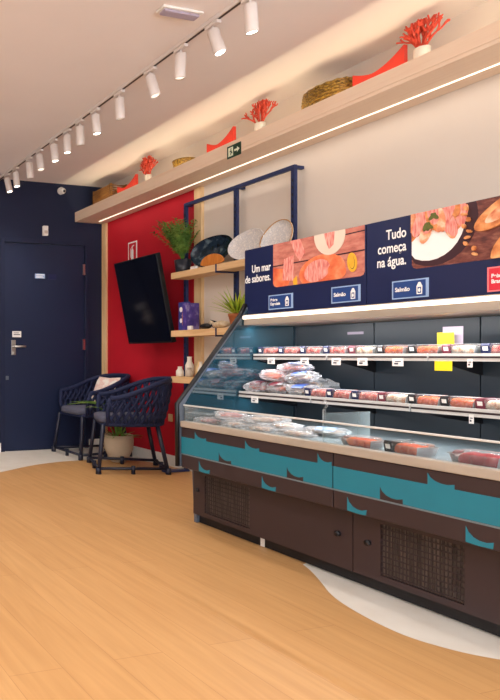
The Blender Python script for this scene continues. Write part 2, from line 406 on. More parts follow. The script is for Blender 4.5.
for i, (y, ax, ay, lit) in enumerate(spots):
    src = pl if lit else pd
    if lit not in used: r = src; used.add(lit)
    else: r = dup(src, (0, 0, 0))
    r.location = (TX, y, CZ)
    r['label'] = 'white cylindrical spotlight on the ceiling track, %s counting from the camera end' % ORD[i]
    body = [c for c in r.children if c.name.startswith('lamp_body')][0]
    body.rotation_euler = (R(ax), R(-ay-4), 0)
    d = body.rotation_euler.to_matrix() @ Vector((0, 0, -1))
    if lit: spot_light(Vector((TX, y, CZ-.062))+d*.145, d, 13)

e = thing('ceiling_lamp', 'slim white emergency lamp fixed to the ceiling left of the track', 'lamp', (2.07, 2.57, CZ))
MB().box(1.95, 2.19, 2.535, 2.60, CZ-.012, CZ-.0005).build('base', 'white', e, True, .003)
MB().box(1.965, 2.175, 2.545, 2.59, CZ-.026, CZ-.0121).build('diffuser', 'lilac', e, True, .004)

# ------------------------------------------------------------------ ledge decorations (standing on z = 2.37)
LZ = 2.3705
def coral(loc, label, seed, W=.11, top=CZ-.03):
    t = thing('coral_vase', label, 'decoration', loc, group='red coral fans on the ledge')
    MB().lathe([(.0, 0), (.030, 0), (.034, .01), (.036, .172), (.033, .176), (.029, .172), (.0, .12)], n=20).build('vase', 'ceramic', t)
    q = random.Random(seed); c = MB(); H = top-loc[2]
    def branch(p, ang, ln, r, depth):
        x = Vector(p); a1 = ang+q.uniform(-.22, .22)
        mid = x+Vector((q.uniform(-.008, .008), -math.sin(a1)*ln*.5, math.cos(a1)*ln*.5))
        end = mid+Vector((q.uniform(-.010, .010), -math.sin(ang)*ln*.5, math.cos(ang)*ln*.5))
        mid.z, end.z = min(mid.z, H-.004*q.random()), min(end.z, H-.004*q.random())
        c.tube([x, mid, end], [r, r*.92, r*.8], 7)
        if depth:
            for sg in ((-1, 1) if q.random() < .5 else (-1, 0, 1)):
                branch(end if sg or depth % 2 else mid, ang*.92+sg*q.uniform(.2, .4), ln*q.uniform(.68, .88), r*.88, depth-1)
    for a in (-.62, -.38, -.12, .12, .36, .6):
        branch((0, 0, .15), a, .062, .0068, 3)
    c.build('coral_fan', 'coral', t)
coral((3.27, 4.46, LZ), 'red coral fan in white vase, farthest of the three on the ledge', 3)
coral((3.27, 3.255, LZ), 'red coral fan in white vase just past the green exit sign on the ledge', 4)
coral((3.27, 2.235, LZ), 'large red coral fan in white vase, nearest the camera on the high ledge', 5)

def fin(loc, W, H, label, low=.35):
    """a red crescent, tall tip on the right, curved hollow top"""
    n = 18; pts = [(-W/2, 0), (W/2, 0), (W/2, H)]
    for i in range(1, n):
        k = i/n; lo = H*.66
        v = lo+(H-lo)*max(0, 1-k/.7)**2+(H*.84-lo)*max(0, (k-.55)/.45)**1.6
        pts.append((W/2-W*k, v))
    pts.append((-W/2, H*.84))
    o = MB().prism(pts, (.015, 0, 0), WU, WV, .030).build('fin_ornament', 'finred', None, bevel=.003); o.location = loc
    tag(o, label, 'decoration', 'red fin ornaments on the ledge')
fin((3.27, 4.765, LZ), .285, .235, 'red crescent ornament beside the square brown basket on the ledge')
fin((3.27, 3.61, LZ), .26, .24, 'red crescent ornament just left of the green exit sign')
fin((3.27, 2.455, LZ), .28, .235, 'red crescent ornament between golden basket and nearest coral')

b = MB()
for k in range(12):
    z = .002+k*.021; b.tube([(-.085, -.15, z+.01), (.085, -.15, z+.01), (.085, .15, z+.01), (-.085, .15, z+.01)], .0115, 8, True)
b.box(-.078, .078, -.143, .143, .002, .012)
for x, y in [(-.085, -.15), (.085, -.15), (.085, .15), (-.085, .15)]: b.tube([(x, y, 0), (x, y, .258)], .012, 8)
o = b.build('square_basket', 'brownbasket'); o.location = (3.34, 5.16, LZ)
tag(o, 'square brown woven basket on the ledge in the far corner', 'basket')

b = MB()
for k in range(12):
    z = .012+k*.0185; rx = .062+.026*math.sin(.5+k*.16); ry = .10+.052*math.sin(.4+k*.16)
    b.tube([(rx*math.cos(a*.2094), ry*math.sin(a*.2094), z+.0025*(-1)**(a+k)) for a in range(30)], .0105, 7, True)
b.lathe([(0, 0), (.07, 0), (.075, .012), (0, .014)], n=24, sy=1.5, sx=.9)
o = b.build('golden_basket', 'gold'); o.location = (3.32, 2.80, LZ)
tag(o, 'rounded golden woven basket on the ledge beside a red crescent', 'basket')
o = MB().lathe([(0, 0), (.05, 0), (.055, .02), (.09, .165), (.095, .18), (.088, .18), (.05, .03), (0, .02)], n=28).build('yellow_bowl', 'gold'); o.location = (3.32, 4.06, LZ)
tag(o, 'shallow golden yellow bowl on the ledge right of the farthest coral', 'bowl')

# exit sign on the fascia
e = thing('exit_sign', 'small green exit sign with running figure and arrow on ledge edge', 'sign', (3.14, 3.343, 2.37))
O = (3.1395, 3.405, 2.335)
MB().prism([(0, 0), (.122, 0), (.122, .085), (0, .085)], O, WU, WV, .004).build('plate', 'signgreen', e, True)
O2 = (3.1352, 3.405, 2.335)
MB().prism([(.012, .012), (.055, .012), (.055, .073), (.012, .073)], O2, WU, WV, .0006).build('door_symbol', 'signpale', e, True)
m = MB(); O3 = (3.1345, 3.405, 2.335)
m.prism([(.03, .02), (.036, .02), (.043, .036), (.036, .052), (.03, .052), (.034, .036)], O3, WU, WV, .0006)
m.prism([(.036, .036), (.048, .03), (.050, .034), (.040, .044)], O3, WU, WV, .0006)
m.prism([(.024, .044), (.034, .054), (.046, .046), (.044, .042), (.034, .048), (.027, .040)], O3, WU, WV, .0006)
m.prism([(.037+.005*math.cos(a), .060+.005*math.sin(a)) for a in [i*.628 for i in range(10)]], O3, WU, WV, .0006)
m.build('running_figure', 'signgreen', e, True)
m = MB(); m.prism([(.066, .036), (.09, .036), (.09, .024), (.112, .043), (.09, .062), (.09, .050), (.066, .050)], O2, WU, WV, .0006)
m.build('arrow', 'signpale', e, True)

# ------------------------------------------------------------------ small fittings on the walls
e = thing('security_camera', 'small white security camera at the top of the navy wall', 'camera', (2.977, BY, 2.66))
MB().lathe([(0, 0), (.038, 0), (.038, .02), (.0, .022)], (0, 0, 0), 20).build('mount', 'white', e).rotation_euler = (R(90), 0, 0)
MB().blob((0, -.05, -.012), .03, .032, .03, 0, 0, nu=18, nv=12).build('housing', 'white', e)
MB().blob((0, -.074, -.018), .014, .012, .014, 0, 0).build('camera_lens', 'black', e)
e = thing('wall_sensor', 'small white sensor box on the navy wall above the door', 'sensor', (2.795, BY, 2.237))
MB().box(-.028, .028, -.034, -.001, -.05, .05).build('housing', 'white', e, bevel=.005)
MB().box(-.018, .018, -.037, -.0341, -.03, .0).build('window', 'ceramicgrey', e)
o = MB().box(WX-.022, WX-.0125, 4.40, 4.45, .385, .45); o.box(WX-.0235, WX-.0221, 4.41, 4.44, .40, .435)
o = o.build('wall_outlet', 'ceramictan', bevel=.002); tag(o, 'small pale wall outlet low on the red wall', 'outlet')

e = thing('extinguisher_sign', 'red fire extinguisher sign with white border above the television', 'sign', (3.477, 4.98, 1.97))
O = (3.4775, 5.05, 1.87)
MB().prism([(0, 0), (.14, 0), (.14, .20), (0, .20)], O, WU, WV, .003).build('plate', 'textwhite', e, True)
MB().prism([(.013, .013), (.127, .013), (.127, .187), (.013, .187)], (3.4744, 5.05, 1.87), WU, WV, .0006).build('red_field', 'signred', e, True)
m = MB(); O2 = (3.4737, 5.05, 1.87)
m.prism([(.05, .03), (.088, .03), (.088, .115), (.08, .13), (.058, .13), (.05, .115)], O2, WU, WV, .0006)
m.prism([(.062, .133), (.076, .133), (.076, .15), (.098, .158), (.096, .166), (.062, .16)], O2, WU, WV, .0006)
m.prism([(.044, .05), (.038, .05), (.038, .13), (.058, .15), (.06, .144), (.044, .126)], O2, WU, WV, .0006)
m.build('extinguisher_symbol', 'textwhite', e, True)

# television on a tilting arm
tv = thing('television', 'black flat television tilted forward on the red wall', 'television', (3.20, 4.44, 1.44))
tv.rotation_euler = (0, R(-12.2), 0)
W2, H2 = .3, .375
MB().box(-.012, .03, -W2, W2, -H2, H2).build('housing', 'black', tv, bevel=.004)
MB().box(-.014, -.0121, -W2+.01, W2-.01, -H2+.018, H2-.01).build('screen', 'screen', tv)
MB().box(.0301, .065, -.2, .2, -.2, .16).build('rear_housing', 'black', tv, bevel=.01)
MB().box(-.0136, -.0122, -W2+.02, -W2+.075, -.16, -.125).build('sticker', 'ink', tv)
MB().box(-.0136, -.0122, -W2+.012, -W2+.03, -.235, -.222).build('indicator', 'card', tv)
a = MB().box(.068, .085, -.1, .1, -.1, .1).tube([(.08, 0, 0), (.16, 0, -.02), (.235, 0, -.045)], .022)
a.build('wall_bracket', 'black', tv, bevel=.003)

# ------------------------------------------------------------------ timber shelves on navy frame
su = thing('shelving_unit', 'wall shelving with pale timber boards on a navy metal frame', 'shelving', (3.42, 3.6, 0))
SY = [4.16, 3.62, 3.125]
for y in SY:
    m = MB().box(3.405, 3.43, y-.014, y+.014, .02, 2.205)
    for k in range(40): m.box(3.4035, 3.405, y-.004, y+.004, .25+k*.048, .27+k*.048, 1)
    m.build('upright', ['navymetal', 'caseblack'], su, True)
MB().box(3.405, 3.43, SY[2]-.014, SY[0]+.014, 2.206, 2.235).build('top_rail', 'navymetal', su, True, .002)
for y in SY:
    MB().box(3.2, 3.43, y-.03, y+.03, 0.003, .019).build('foot', 'navymetal', su, True, .002)
    MB().box(3.431, WX-.001, y-.012, y+.012, 2.21, 2.23).build('wall_tie', 'navymetal', su, True)
for z in (1.59, 1.118, .745):
    s = MB().box(3.236, 3.403, 2.98, 4.118, z, z+.05).build('shelf_board', 'wood', su, True, .002)
    for y in SY[1:]:
        MB().box(3.233, 3.404, y-.006, y+.006, z-.012, z-.0005).box(3.2325, 3.2358, y-.006, y+.006, z-.012, z+.052).build('shelf_bracket', 'navymetal', s, True)
S1, S2, S3 = 1.641, 1.169, .796
MID = 3.32

# plants
def foliage(q, n, h, spread, leaflets, ll, lw, mats, parent, z0, droop=.8, lean=(0, 0)):
    st, lf = MB(), MB()
    for i in range(n):
        a = q.uniform(0, 6.28); sp = q.uniform(.3, 1)*spread; hh = h*q.uniform(.65, 1)
        pts = []
        for k in range(6):
            tt = k/5; pts.append(Vector(((math.cos(a)*sp+lean[0])*tt**1.3, (math.sin(a)*sp+lean[1])*tt**1.3, z0+hh*(tt-.28*droop*tt*tt))))
        st.tube(pts, [.0022-.0003*k for k in range(6)], 5)
        for k in range(leaflets):
            tt = .25+.75*k/leaflets; f = tt*5; i0 = min(4, int(f)); p = pts[i0].lerp(pts[i0+1], f-i0)
            d = (pts[i0+1]-pts[i0]).normalized()
            sd = d.cross(Vector((0, 0, 1))).normalized()*(1 if k % 2 else -1)
            dd = (sd*.9+d*.6+Vector((q.uniform(-.4, .4), q.uniform(-.4, .4), q.uniform(-.2, .5))))
            lf.leaf(p, dd, ll*q.uniform(.7, 1.15)*(1.15-.5*tt), lw, .5, seg=3)
    st.build('stems', mats, parent); lf.build('foliage', mats, parent)
fp = thing('potted_fern', 'bushy green fern in dark pot at the left end of the top shelf', 'plant', (3.30, 4.055, S1))
MB().lathe([(0, 0), (.05, 0), (.055, .01), (.066, .1), (.06, .1), (.05, .085), (0, .085)]).build('pot', 'darkpot', fp)
MB().lathe([(0, .0855), (.048, .0855), (.04, .093), (0, .096)]).build('soil', 'soil', fp)
foliage(random.Random(11), 64, .38, .22, 24, .055, .021, 'fern', fp, .09, .3, (-.03, .04))
lpn = thing('potted_plant', 'lime green leafy plant in terracotta pot on the middle shelf', 'plant', (3.31, 3.50, S2))
MB().lathe([(0, 0), (.036, 0), (.04, .01), (.055, .08), (.058, .082), (.058, .1), (.05, .1), (.046, .085), (0, .085)]).build('pot', 'terracotta', lpn)
MB().lathe([(0, .0855), (.042, .0855), (.03, .092), (0, .094)]).build('soil', 'soil', lpn)
q = random.Random(5); m = MB()
for i in range(60):
    a = q.uniform(0, 6.28); e2 = q.uniform(.25, 1.25)
    m.leaf((.015*math.cos(a), .015*math.sin(a), .088), (math.cos(a)*math.cos(e2)*.55, math.sin(a)*math.cos(e2)*.9, math.sin(e2)), q.uniform(.13, .24), .024, .5)
m.build('foliage', 'lime', lpn)

# platters: tilted shallow ovals leaning back
def platter(name, label, loc, w, h, rz, ry, mats, rim, spin=0.):
    t = thing(name, label, 'platter', loc, rz); t.rotation_euler = (0, R(ry), rz)
    n = 40; prof = [(0, .012), (.55, .012), (.82, .02), (.97, .036), (1, .04), (1, .032), (.8, .010), (.5, .0), (0, .0)]
    vs = []; fs = []
    for r, d in prof:
        for j in range(n):
            a = 2*math.pi*j/n; k = 1+.05*math.cos(2*a+spin)+.04*math.sin(3*a+spin)
            vs.append((-d, w/2*r*k*math.cos(a), h/2+h/2*r*k*math.sin(a)*.96))
    for i in range(len(prof)-1):
        for j in range(n): fs.append((i*n+j, (i+1)*n+j, (i+1)*n+(j+1) % n, i*n+(j+1) % n))
    b = MB().add(vs, fs, 0, True); zmin = min(v[2] for v in vs)
    b.v = [(x, y, z-zmin) for x, y, z in b.v]; b.build('dish', mats, t)
    k = [(-.041, w/2*(1+.05*math.cos(2*a+spin)+.04*math.sin(3*a+spin))*math.cos(a), h/2+h/2*(1+.05*math.cos(2*a+spin)+.04*math.sin(3*a+spin))*math.sin(a)*.96-zmin) for a in [2*math.pi*j/n for j in range(n)]]
    MB().tube(k, .0035, 6, True).build('rim', rim, t)
platter('dark_platter', 'large dark glazed platter leaning on the top shelf beside the fern', (3.345, 3.785, S1+.001), .41, .26, 0, 12, 'darkglaze', 'darkglaze')
platter('shell_platter', 'pale textured oval platter leaning, left one of the pale pair', (3.33, 3.425, S1+.001), .30, .225, 0, 12, 'shellglaze', 'shellglaze', 1)
platter('shell_platter', 'pale textured oval platter with tan rim, right one of the pale pair', (3.33, 3.165, S1+.001), .26, .225, 0, 12, 'shellglaze', 'tanglaze', 2.4)
o = MB()
o.prism([(.115*math.cos(a), .066*math.sin(a) if math.sin(a) > 0 else .02*math.sin(a)) for a in [i*math.pi/18 for i in range(36)]], (.008, 0, .021), WU, WV, .016)
o = o.build('wooden_board', 'bowlwood', None, bevel=.003); o.location = (3.262, 3.69, S1+.0005)
tag(o, 'rounded orange wooden board standing in front of the dark platter', 'board')
o = MB().box(-.012, .012, -.03, .03, 0, .022).build('white_label_card', 'card', bevel=.002); o.location = (3.262, 3.88, S1+.0005)
tag(o, 'tiny white card on the top shelf left of the orange board', 'card')

# middle shelf
def book(label, y, w, h, d, cover, rz=0, front=False):
    b = thing('book', label, 'book', (3.31, y, S2+.0005), rz, 'books on the middle shelf')
    MB().box(-d/2, -d/2+.003, -w/2, w/2, 0, h).box(d/2-.003, d/2, -w/2, w/2, 0, h).box(-d/2+.003, d/2-.003, -w/2, -w/2+.003, 0, h).build('cover', cover, b)
    MB().box(-d/2+.0032, d/2-.0032, -w/2+.0035, w/2-.004, .003, h-.004).build('pages', 'paper', b)
    if front:
        m = MB(); 
        for (u, v, s) in ((.03, .17, .018), (.06, .12, .02), (.03, .08, .016), (.075, .06, .012), (.08, .19, .011)):
            m.prism([(u+s*math.cos(a), v+s*1.2*math.sin(a)) for a in [i*.5236 for i in range(12)]], (-d/2-.0002, w/2, 0), WU, WV, .0006)
        m.prism([(.045, .04), (.06, .05), (.055, .11), (.07, .17), (.05, .19), (.042, .11)], (-d/2-.0002, w/2, 0), WU, WV, .0008, 1)
        m.build('cover_print', ['textwhite', 'bowlwood'], b)
book('tall purple patterned book facing out on the middle shelf', 4.05, .10, .23, .03, 'bookblue', 0, True)
book('slim violet book just right of the patterned purple one', 3.975, .045, .215, .12, 'purple', 0)
o = MB().box(-.01, .01, -.022, .022, 0, .03).build('price_card', 'card', bevel=.002); o.location = (3.255, 3.915, S2+.0005)
tag(o, 'tiny white card in front of the violet book', 'card')
g = thing('dark_figurine', 'small dark carved fish on the middle shelf beside the books', 'figurine', (3.30, 3.80, S2+.0005))
MB().blob((0, 0, .022), .022, .06, .022, 2, .08).build('body', 'black', g)
MB().prism([(0, 0), (.035, .025), (.028, 0), (.035, -.018)], (.004, -.05, .025), WU, WV, .008).build('tail', 'darkglaze', g)
o = MB().blob((0, 0, .028), .04, .085, .028, 4, .16, nu=20, nv=12); o.tube([(0, .06, .03), (0, .10, .055), (.005, .13, .05)], [.014, .009, .005], 8)
o = o.build('driftwood', 'driftwood'); o.location = (3.30, 3.645, S2+.0005); tag(o, 'pale driftwood piece on the middle shelf next to the lime plant', 'driftwood')
o = MB().blob((0, 0, .03), .03, .05, .03, 8, .1).prism([(-.05, .03), (-.09, .075), (-.03, .06)], (.004, 0, 0), WU, WV, .008)
o = o.build('dark_shell', 'darkglaze'); o.location = (3.372, 3.74, S2+.0005); tag(o, 'dark blue glazed shell behind the driftwood', 'shell')

# lower shelf ceramics
def ceramic(y, x, prof, mt, label):
    o = MB().lathe(prof, n=22).build('ceramic_jar', mt); o.location = (x, y, S3+.0005); tag(o, label, 'jar', 'ceramic jars on the lowest shelf')
jar = [(0, 0), (.026, 0), (.03, .01), (.03, .045), (.018, .06), (.016, .075), (.019, .08), (.012, .08), (0, .06)]
tall = [(0, 0), (.024, 0), (.028, .01), (.026, .07), (.013, .10), (.012, .13), (.016, .135), (.01, .135), (0, .1)]
ceramic(4.065, 3.28, jar, 'ceramic', 'squat white jar at the left end of the lowest shelf')
ceramic(4.05, 3.36, [(r*1.1, z*2.0) for r, z in jar], 'ceramic', 'white jar standing behind the squat one on the lowest shelf')
ceramic(3.97, 3.29, [(r, z*.9) for r, z in jar], 'ceramicgrey', 'short grey jar between two white jars on the lowest shelf')
ceramic(3.93, 3.35, tall, 'ceramictan', 'tall sand coloured bottle on the lowest shelf')
ceramic(3.84, 3.29, [(r*.9, z*.9) for r, z in tall], 'ceramic', 'slim white bottle right of the sand coloured one')
ceramic(3.75, 3.35, [(r, z*1.9) for r, z in jar], 'ceramicgrey', 'grey jar nearest the chiller on the lowest shelf')

# ------------------------------------------------------------------ rope armchairs
def armchair(label, loc, rz):
    t = thing('rope_armchair', label, 'chair', loc, rz, 'navy rope armchairs')
    feet = [(-.28, -.26), (.28, -.20), (.28, .20), (-.28, .26)]
    tops = [(-.235, -.215, .395), (.2, -.17, .395), (.2, .17, .395), (-.235, .215, .395)]
    for (fx, fy), tp in zip(feet, tops):
        MB().tube([tp, (fx, fy, .006)], [.018, .016], 12).tube([(fx, fy, .05), (fx, fy, .001)], [.021, .023], 12).build('leg', 'chairmetal', t)
    for i in range(4):
        a, b = feet[i], feet[(i+1) % 4]
        MB().tube([(a[0]*.985, a[1]*.985, .045), (b[0]*.985, b[1]*.985, .045)], .012, 10).tube([((a[0]+b[0])*.49, (a[1]+b[1])*.49, .066), ((a[0]+b[0])*.49, (a[1]+b[1])*.49, .001)], .017, 10).build('stretcher', 'chairmetal', t)
    def path(s, hw, x0, xc, rx, z0, z1):        # s in -1..1 along the U
        L1 = xc-x0; La = math.pi/2*(hw+rx)/2; tot = L1+La; d = abs(s)*tot; sg = 1 if s >= 0 else -1
        if d <= La: a = d/La*math.pi/2; x = xc+rx*math.cos(a); y = hw*math.sin(a)
        else: x = xc-(d-La); y = hw
        k = (x-x0)/(xc+rx-x0); k = k*k*(3-2*k)
        return Vector((x, y*sg, z0+(z1-z0)*k))
    top = lambda s: path(s, .275, -.19, .06, .285, .615, .765)
    bot = lambda s: path(s, .235, -.20, .04, .235, .40, .40)
    n = 60
    tr = MB(); tr.tube([top(-1+2*i/n) for i in range(n+1)], .021, 12); tr.tube([bot(-1+2*i/n) for i in range(n+1)], .018, 10)
    for s in (-1, 1): tr.tube([top(s), top(s).lerp(bot(s), .5)+Vector((-.012, 0, 0)), bot(s)], .017, 10)
    tr.tube([bot(-1), bot(1)], .018, 10)
    tr.build('frame', 'rope', t)
    w = MB(); K = 25
    for sg in (-1, 1):
        for i in range(-2, K+2):
            s0 = -1+2*i/(K-1); s1 = s0+sg*.2; pts = []
            for j in range(7):
                f = j/6; s = s0+(s1-s0)*f
                if abs(s) > 1: continue
                p = bot(s).lerp(top(s), f); bulge = math.sin(f*math.pi)*.01+sg*.006*math.cos(j*math.pi)
                c = Vector((p.x-.0, p.y, 0)); c = c.normalized() if c.length > 1e-5 else Vector((1, 0, 0)); pts.append(p+c*bulge)
            if len(pts) > 1: w.tube(pts, .0125, 8)
    w.build('woven_back', 'rope', t)
    c = MB(); N = 40; out = []
    for i in range(N):
        a = 2*math.pi*i/N; ca, sa = math.cos(a), math.sin(a)
        out.append((math.copysign(abs(ca)**.45, ca)*.235-.03, math.copysign(abs(sa)**.45, sa)*.215))
    vs = []; 
    for sc_, z in ((.94, .405), (1, .418), (1, .452), (.95, .466), (.5, .472)):
        vs += [(-.03+(x+.03)*sc_, y*sc_, z) for x, y in out]
    fs = [(k*N+i, k*N+(i+1) % N, (k+1)*N+(i+1) % N, (k+1)*N+i) for k in range(4) for i in range(N)]+[list(range(N))[::-1], list(range(4*N, 5*N))]
    c.add(vs, fs, 0, True).build('seat_cushion', 'cushion', t)
    MB().box(-.245, .2, -.21, .21, .383, .403).build('seat_base', 'rope', t, bevel=.01)
    return t
armchair('navy woven rope armchair in front, beside the chilled display', (3.0, 4.37, .0025), R(-23))
armchair('navy woven rope armchair behind, nearer the navy door', (3.11, 5.10, .0025), R(0))
p = MB(); 
nP = 12; vs = []; fs = []
for side in (1, -1):
    for i in range(nP+1):
        for j in range(nP+1):
            u = -1+2*i/nP; v = -1+2*j/nP; h = .05*(max(0, (1-u**4))*max(0, (1-v**4)))**.5+.001
            k = 1-.07*(1-(abs(u)*abs(v)))
            vs.append((side*h, u*k*.15, .15+v*k*.15))
q0 = (nP+1)**2
for s in (0, 1):
    for i in range(nP):
        for j in range(nP):
            a = s*q0+i*(nP+1)+j; f = (a, a+1, a+nP+2, a+nP+1); fs.append(f[::-1] if s == 0 else f)
o = p.add(vs, fs, 0, True).build('throw_pillow', 'pillow'); o.location = (3.16, 5.05, .48); o.rotation_euler = (0, R(24), R(8))
tag(o, 'pale pink and white throw pillow on the rear armchair', 'pillow')

pp = thing('planter', 'beige round planter with leafy plant standing between the armchairs', 'plant', (3.13, 4.695, .0025))
MB().lathe([(0, 0), (.062, 0), (.076, .012), (.126, .12), (.132, .2), (.128, .245), (.119, .245), (.115, .2), (0, .195)], n=36).build('pot', 'pot', pp)
MB().lathe([(0, .1955), (.10, .1955), (.08, .205), (0, .21)]).build('soil', 'soil', pp)
q = random.Random(9); m = MB()
for i in range(26):
    a = q.uniform(0, 6.28); e2 = q.uniform(.5, 1.3)
    m.leaf((.03*math.cos(a), .03*math.sin(a), .2), (math.cos(a)*math.cos(e2), math.sin(a)*math.cos(e2), math.sin(e2)), q.uniform(.14, .22), .035, .6)
def ribbon(m, pts, w, mi=0):
    """a long blade along a path: V-shaped, tapering, with thickness"""
    pts = [Vector(p) for p in pts]; fine = []
    for i in range(len(pts)-1):
        p0, p1, p2, p3 = pts[max(0, i-1)], pts[i], pts[i+1], pts[min(len(pts)-1, i+2)]
        for k in range(4):
            t = k/4; fine.append(.5*((2*p1)+(p2-p0)*t+(2*p0-5*p1+4*p2-p3)*t*t+(3*p1-p0-3*p2+p3)*t**3))
    fine.append(pts[-1]); n = len(fine); vs = []; fs = []
    for i, p in enumerate(fine):
        T = (fine[min(n-1, i+1)]-fine[max(0, i-1)]).normalized(); sd = Vector((0, 1, 0)); sd = (sd-T*sd.dot(T)).normalized(); nr = sd.cross(T)
        ww = w*max(.03, math.sin(math.pi*min(1, .15+.85*i/(n-1))))
        vs += [p-sd*ww*.5+nr*ww*.2, p-nr*.001, p+sd*ww*.5+nr*ww*.2, p+nr*.001]
    for i in range(n-1):
        for j in range(4): fs.append((i*4+j, i*4+(j+1) % 4, i*4+4+(j+1) % 4, i*4+4+j))
    m.add(vs, fs, mi, True)
ribbon(m, [(-.02, 0, .2), (-.05, .01, .36), (-.14, .02, .495), (-.30, .03, .535), (-.49, .05, .525)], .075)
ribbon(m, [(-.01, .02, .2), (-.03, .03, .36), (-.10, .05, .50), (-.24, .08, .54), (-.42, .12, .54)], .065)
ribbon(m, [(-.02, -.02, .2), (-.06, -.01, .34), (-.16, -.01, .46), (-.26, -.01, .50), (-.34, .0, .50)], .05)
ribbon(m, [(0, .0, .2), (.0, .02, .38), (-.05, .03, .50), (-.12, .04, .54), (-.17, .05, .54)], .045)
m.build('foliage', 'leaf', pp)
m = MB()
for i in range(14):
    a = q.uniform(0, 6.28); e2 = q.uniform(.4, 1.2)
    m.leaf((.04*math.cos(a), .04*math.sin(a), .2), (math.cos(a)*math.cos(e2), math.sin(a)*math.cos(e2), math.sin(e2)), q.uniform(.08, .13), .03, .5)
m.build('red_leaves', 'redleaf', pp)

# ------------------------------------------------------------------ chilled display case
CY0, CY1 = .9, 2.88
case = thing('display_chiller', 'long dark open chilled display case with teal band', 'display case', (2.85, 1.9, 0))
MB().box(2.44, 3.2, CY0, CY1-.01, .003, .06).build('kick_plate', 'caseblack', case, True, .003)
st = MB().box(2.4375, 2.4399, 2.40, 2.425, .004, .058); st.build('floor_sticker', 'card', case, True)
lb = MB().box(2.40, 3.2, CY0, CY1-.031, .061, .36)
lb = lb.build('lower_body', 'caseblack', case, True)
front_panels = [(2.847, 1.903, (2.757, 2.443)), (1.899, CY0, (1.786, 1.494))]
for a, b, (ga, gb) in front_panels:
    z0, z1, g0, g1 = .063, .329, .088, .295
    m = MB().box(2.388, 2.3995, ga, a, z0, z1).box(2.388, 2.3995, b, gb, z0, z1).box(2.388, 2.3995, gb, ga, z0, g0).box(2.388, 2.3995, gb, ga, g1, z1)
    pnl = m.build('service_panel', 'casedark', case, True)
    MB().box(2.3965, 2.3998, gb+.002, ga-.002, g0+.002, g1-.002).build('condenser', 'grillefin', pnl, True)
    g = MB()
    for k in range(9): z = g0+.012+k*(g1-g0-.02)/8.4; g.box(2.3885, 2.392, gb+.001, ga-.001, z-.0022, z+.0022)
    ns = 22
    for k in range(ns+1): y = gb+.003+(ga-gb-.006)*k/ns; g.box(2.392, 2.394, y-.0012, y+.0012, g0+.001, g1-.001)
    g.build('vent_grille', 'casedark', pnl, True)
for y in (1.965, 1.835, 2.81):
    MB().tube([(2.3878, y, .205), (2.376, y, .205)], .011, 14).build('panel_lock', 'caseblack', case, True)
# bumper with the printed teal band and fin silhouettes
MB().box(2.31, 2.42, 1.927, CY1-.031, .33, .56).build('bumper', 'casedark', case, True, .004)
MB().box(2.31, 2.42, CY0, 1.923, .33, .56).build('bumper', 'casedark', case, True, .004)
def finpoly(u, v, w, h, base=True):
    pts = [(u, v), (u, v+h), (u+.10*w, v+.66*h), (u+.28*w, v+.40*h), (u+.5*w, v+.27*h), (u+.75*w, v+.25*h), (u+w, v+.38*h)]
    return pts+([(u+w, v)] if base else [(u+.97*w, v-.02*h), (u+.5*w, v-.05*h)])
UY = lambda y: CY1-y
OB = (2.3098, CY1, 0)
for ya, yb, tops, cuts in ((CY1-.031, 1.927, (2.742, 2.39, 1.995), (2.565, 2.15)), (1.923, CY0, (1.56, 1.16), (1.73, 1.32))):
    u0, u1 = UY(ya), UY(yb); pts = [(u0, .412)]
    for y in cuts:
        u = UY(y); w, h = .085, .05
        pts += [(u, .412)]+[(a, b) for a, b in finpoly(u, .412, w, h)[1:-1]]+[(u+w, .412)]
    pts += [(u1, .412), (u1, .505)]
    for y in reversed(tops):
        u = UY(y); w = min(.085, u1-u-.004); h = .042
        pts += [(u+w, .505)]+[(a, b) for a, b in finpoly(u, .505, w, h)[1:-1]][::-1]+[(u, .505)]
    pts += [(u0, .505)]
    MB().prism(pts, OB, WU, WV, .0012).build('teal_band', 'teal', case, True)
MB().box(2.3075, 2.3099, CY0, CY1-.031, .405, .411).build('band_moulding', 'deck', case, True)
for y in (2.71, 2.289, 1.862, 1.441, 1.03):
    MB().prism(finpoly(UY(y), .335, .08, .055, False), OB, WU, WV, .0012).build('teal_fin', 'teal', case, True)
MB().box(2.30, 2.345, CY0, CY1-.031, .561, .596).build('sill_trim', 'sill', case, True, .004)
MB().box(2.345, 3.127, CY0, CY1-.031, .361, .578).build('deck', 'deck', case, True)
gl = MB().box(2.322, 2.328, CY0, CY1-.032, .597, .680).build('front_glass', 'glass', case, True)
MB().box(2.319, 2.331, CY0, CY1-.032, .6805, .688).build('glass_rail', 'rail', gl, True, .002)
# end panel
prof = [(2.42, 0.003), (2.405, .325), (2.303, .335), (2.30, .55), (2.298, .69), (2.40, .80), (2.612, 1.05), (2.742, 1.205), (2.772, 1.262), (2.80, 1.215), (3.2, 1.205), (3.2, .003)]
ep = MB(); ep.prism(prof, (0, CY1, 0), (1, 0, 0), (0, 0, 1), .022)
ep = ep.build('end_panel', 'endgrey', case, True, .002)
inner = [(2.335, .60), (2.335, .685), (2.41, .795), (2.62, 1.045), (2.748, 1.198), (2.772, 1.245), (2.79, 1.2), (3.126, 1.143), (3.126, .58), (2.335, .58)]
MB().prism(inner, (0, CY1-.0222, 0), (1, 0, 0), (0, 0, 1), .003).build('mirror_lining', 'mirrorteal', ep, True)
MB().tube([(x, CY1-.012, z) for x, z in ((2.298, .335), (2.294, .69), (2.398, .806), (2.610, 1.056), (2.74, 1.212), (2.772, 1.27))], .013, 10).build('edge_trim', 'black', ep, True)
MB().prism(prof, (0, CY0-.0005, 0), (1, 0, 0), (0, 0, 1), .022).build('end_panel', 'endgrey', case, True, .002)
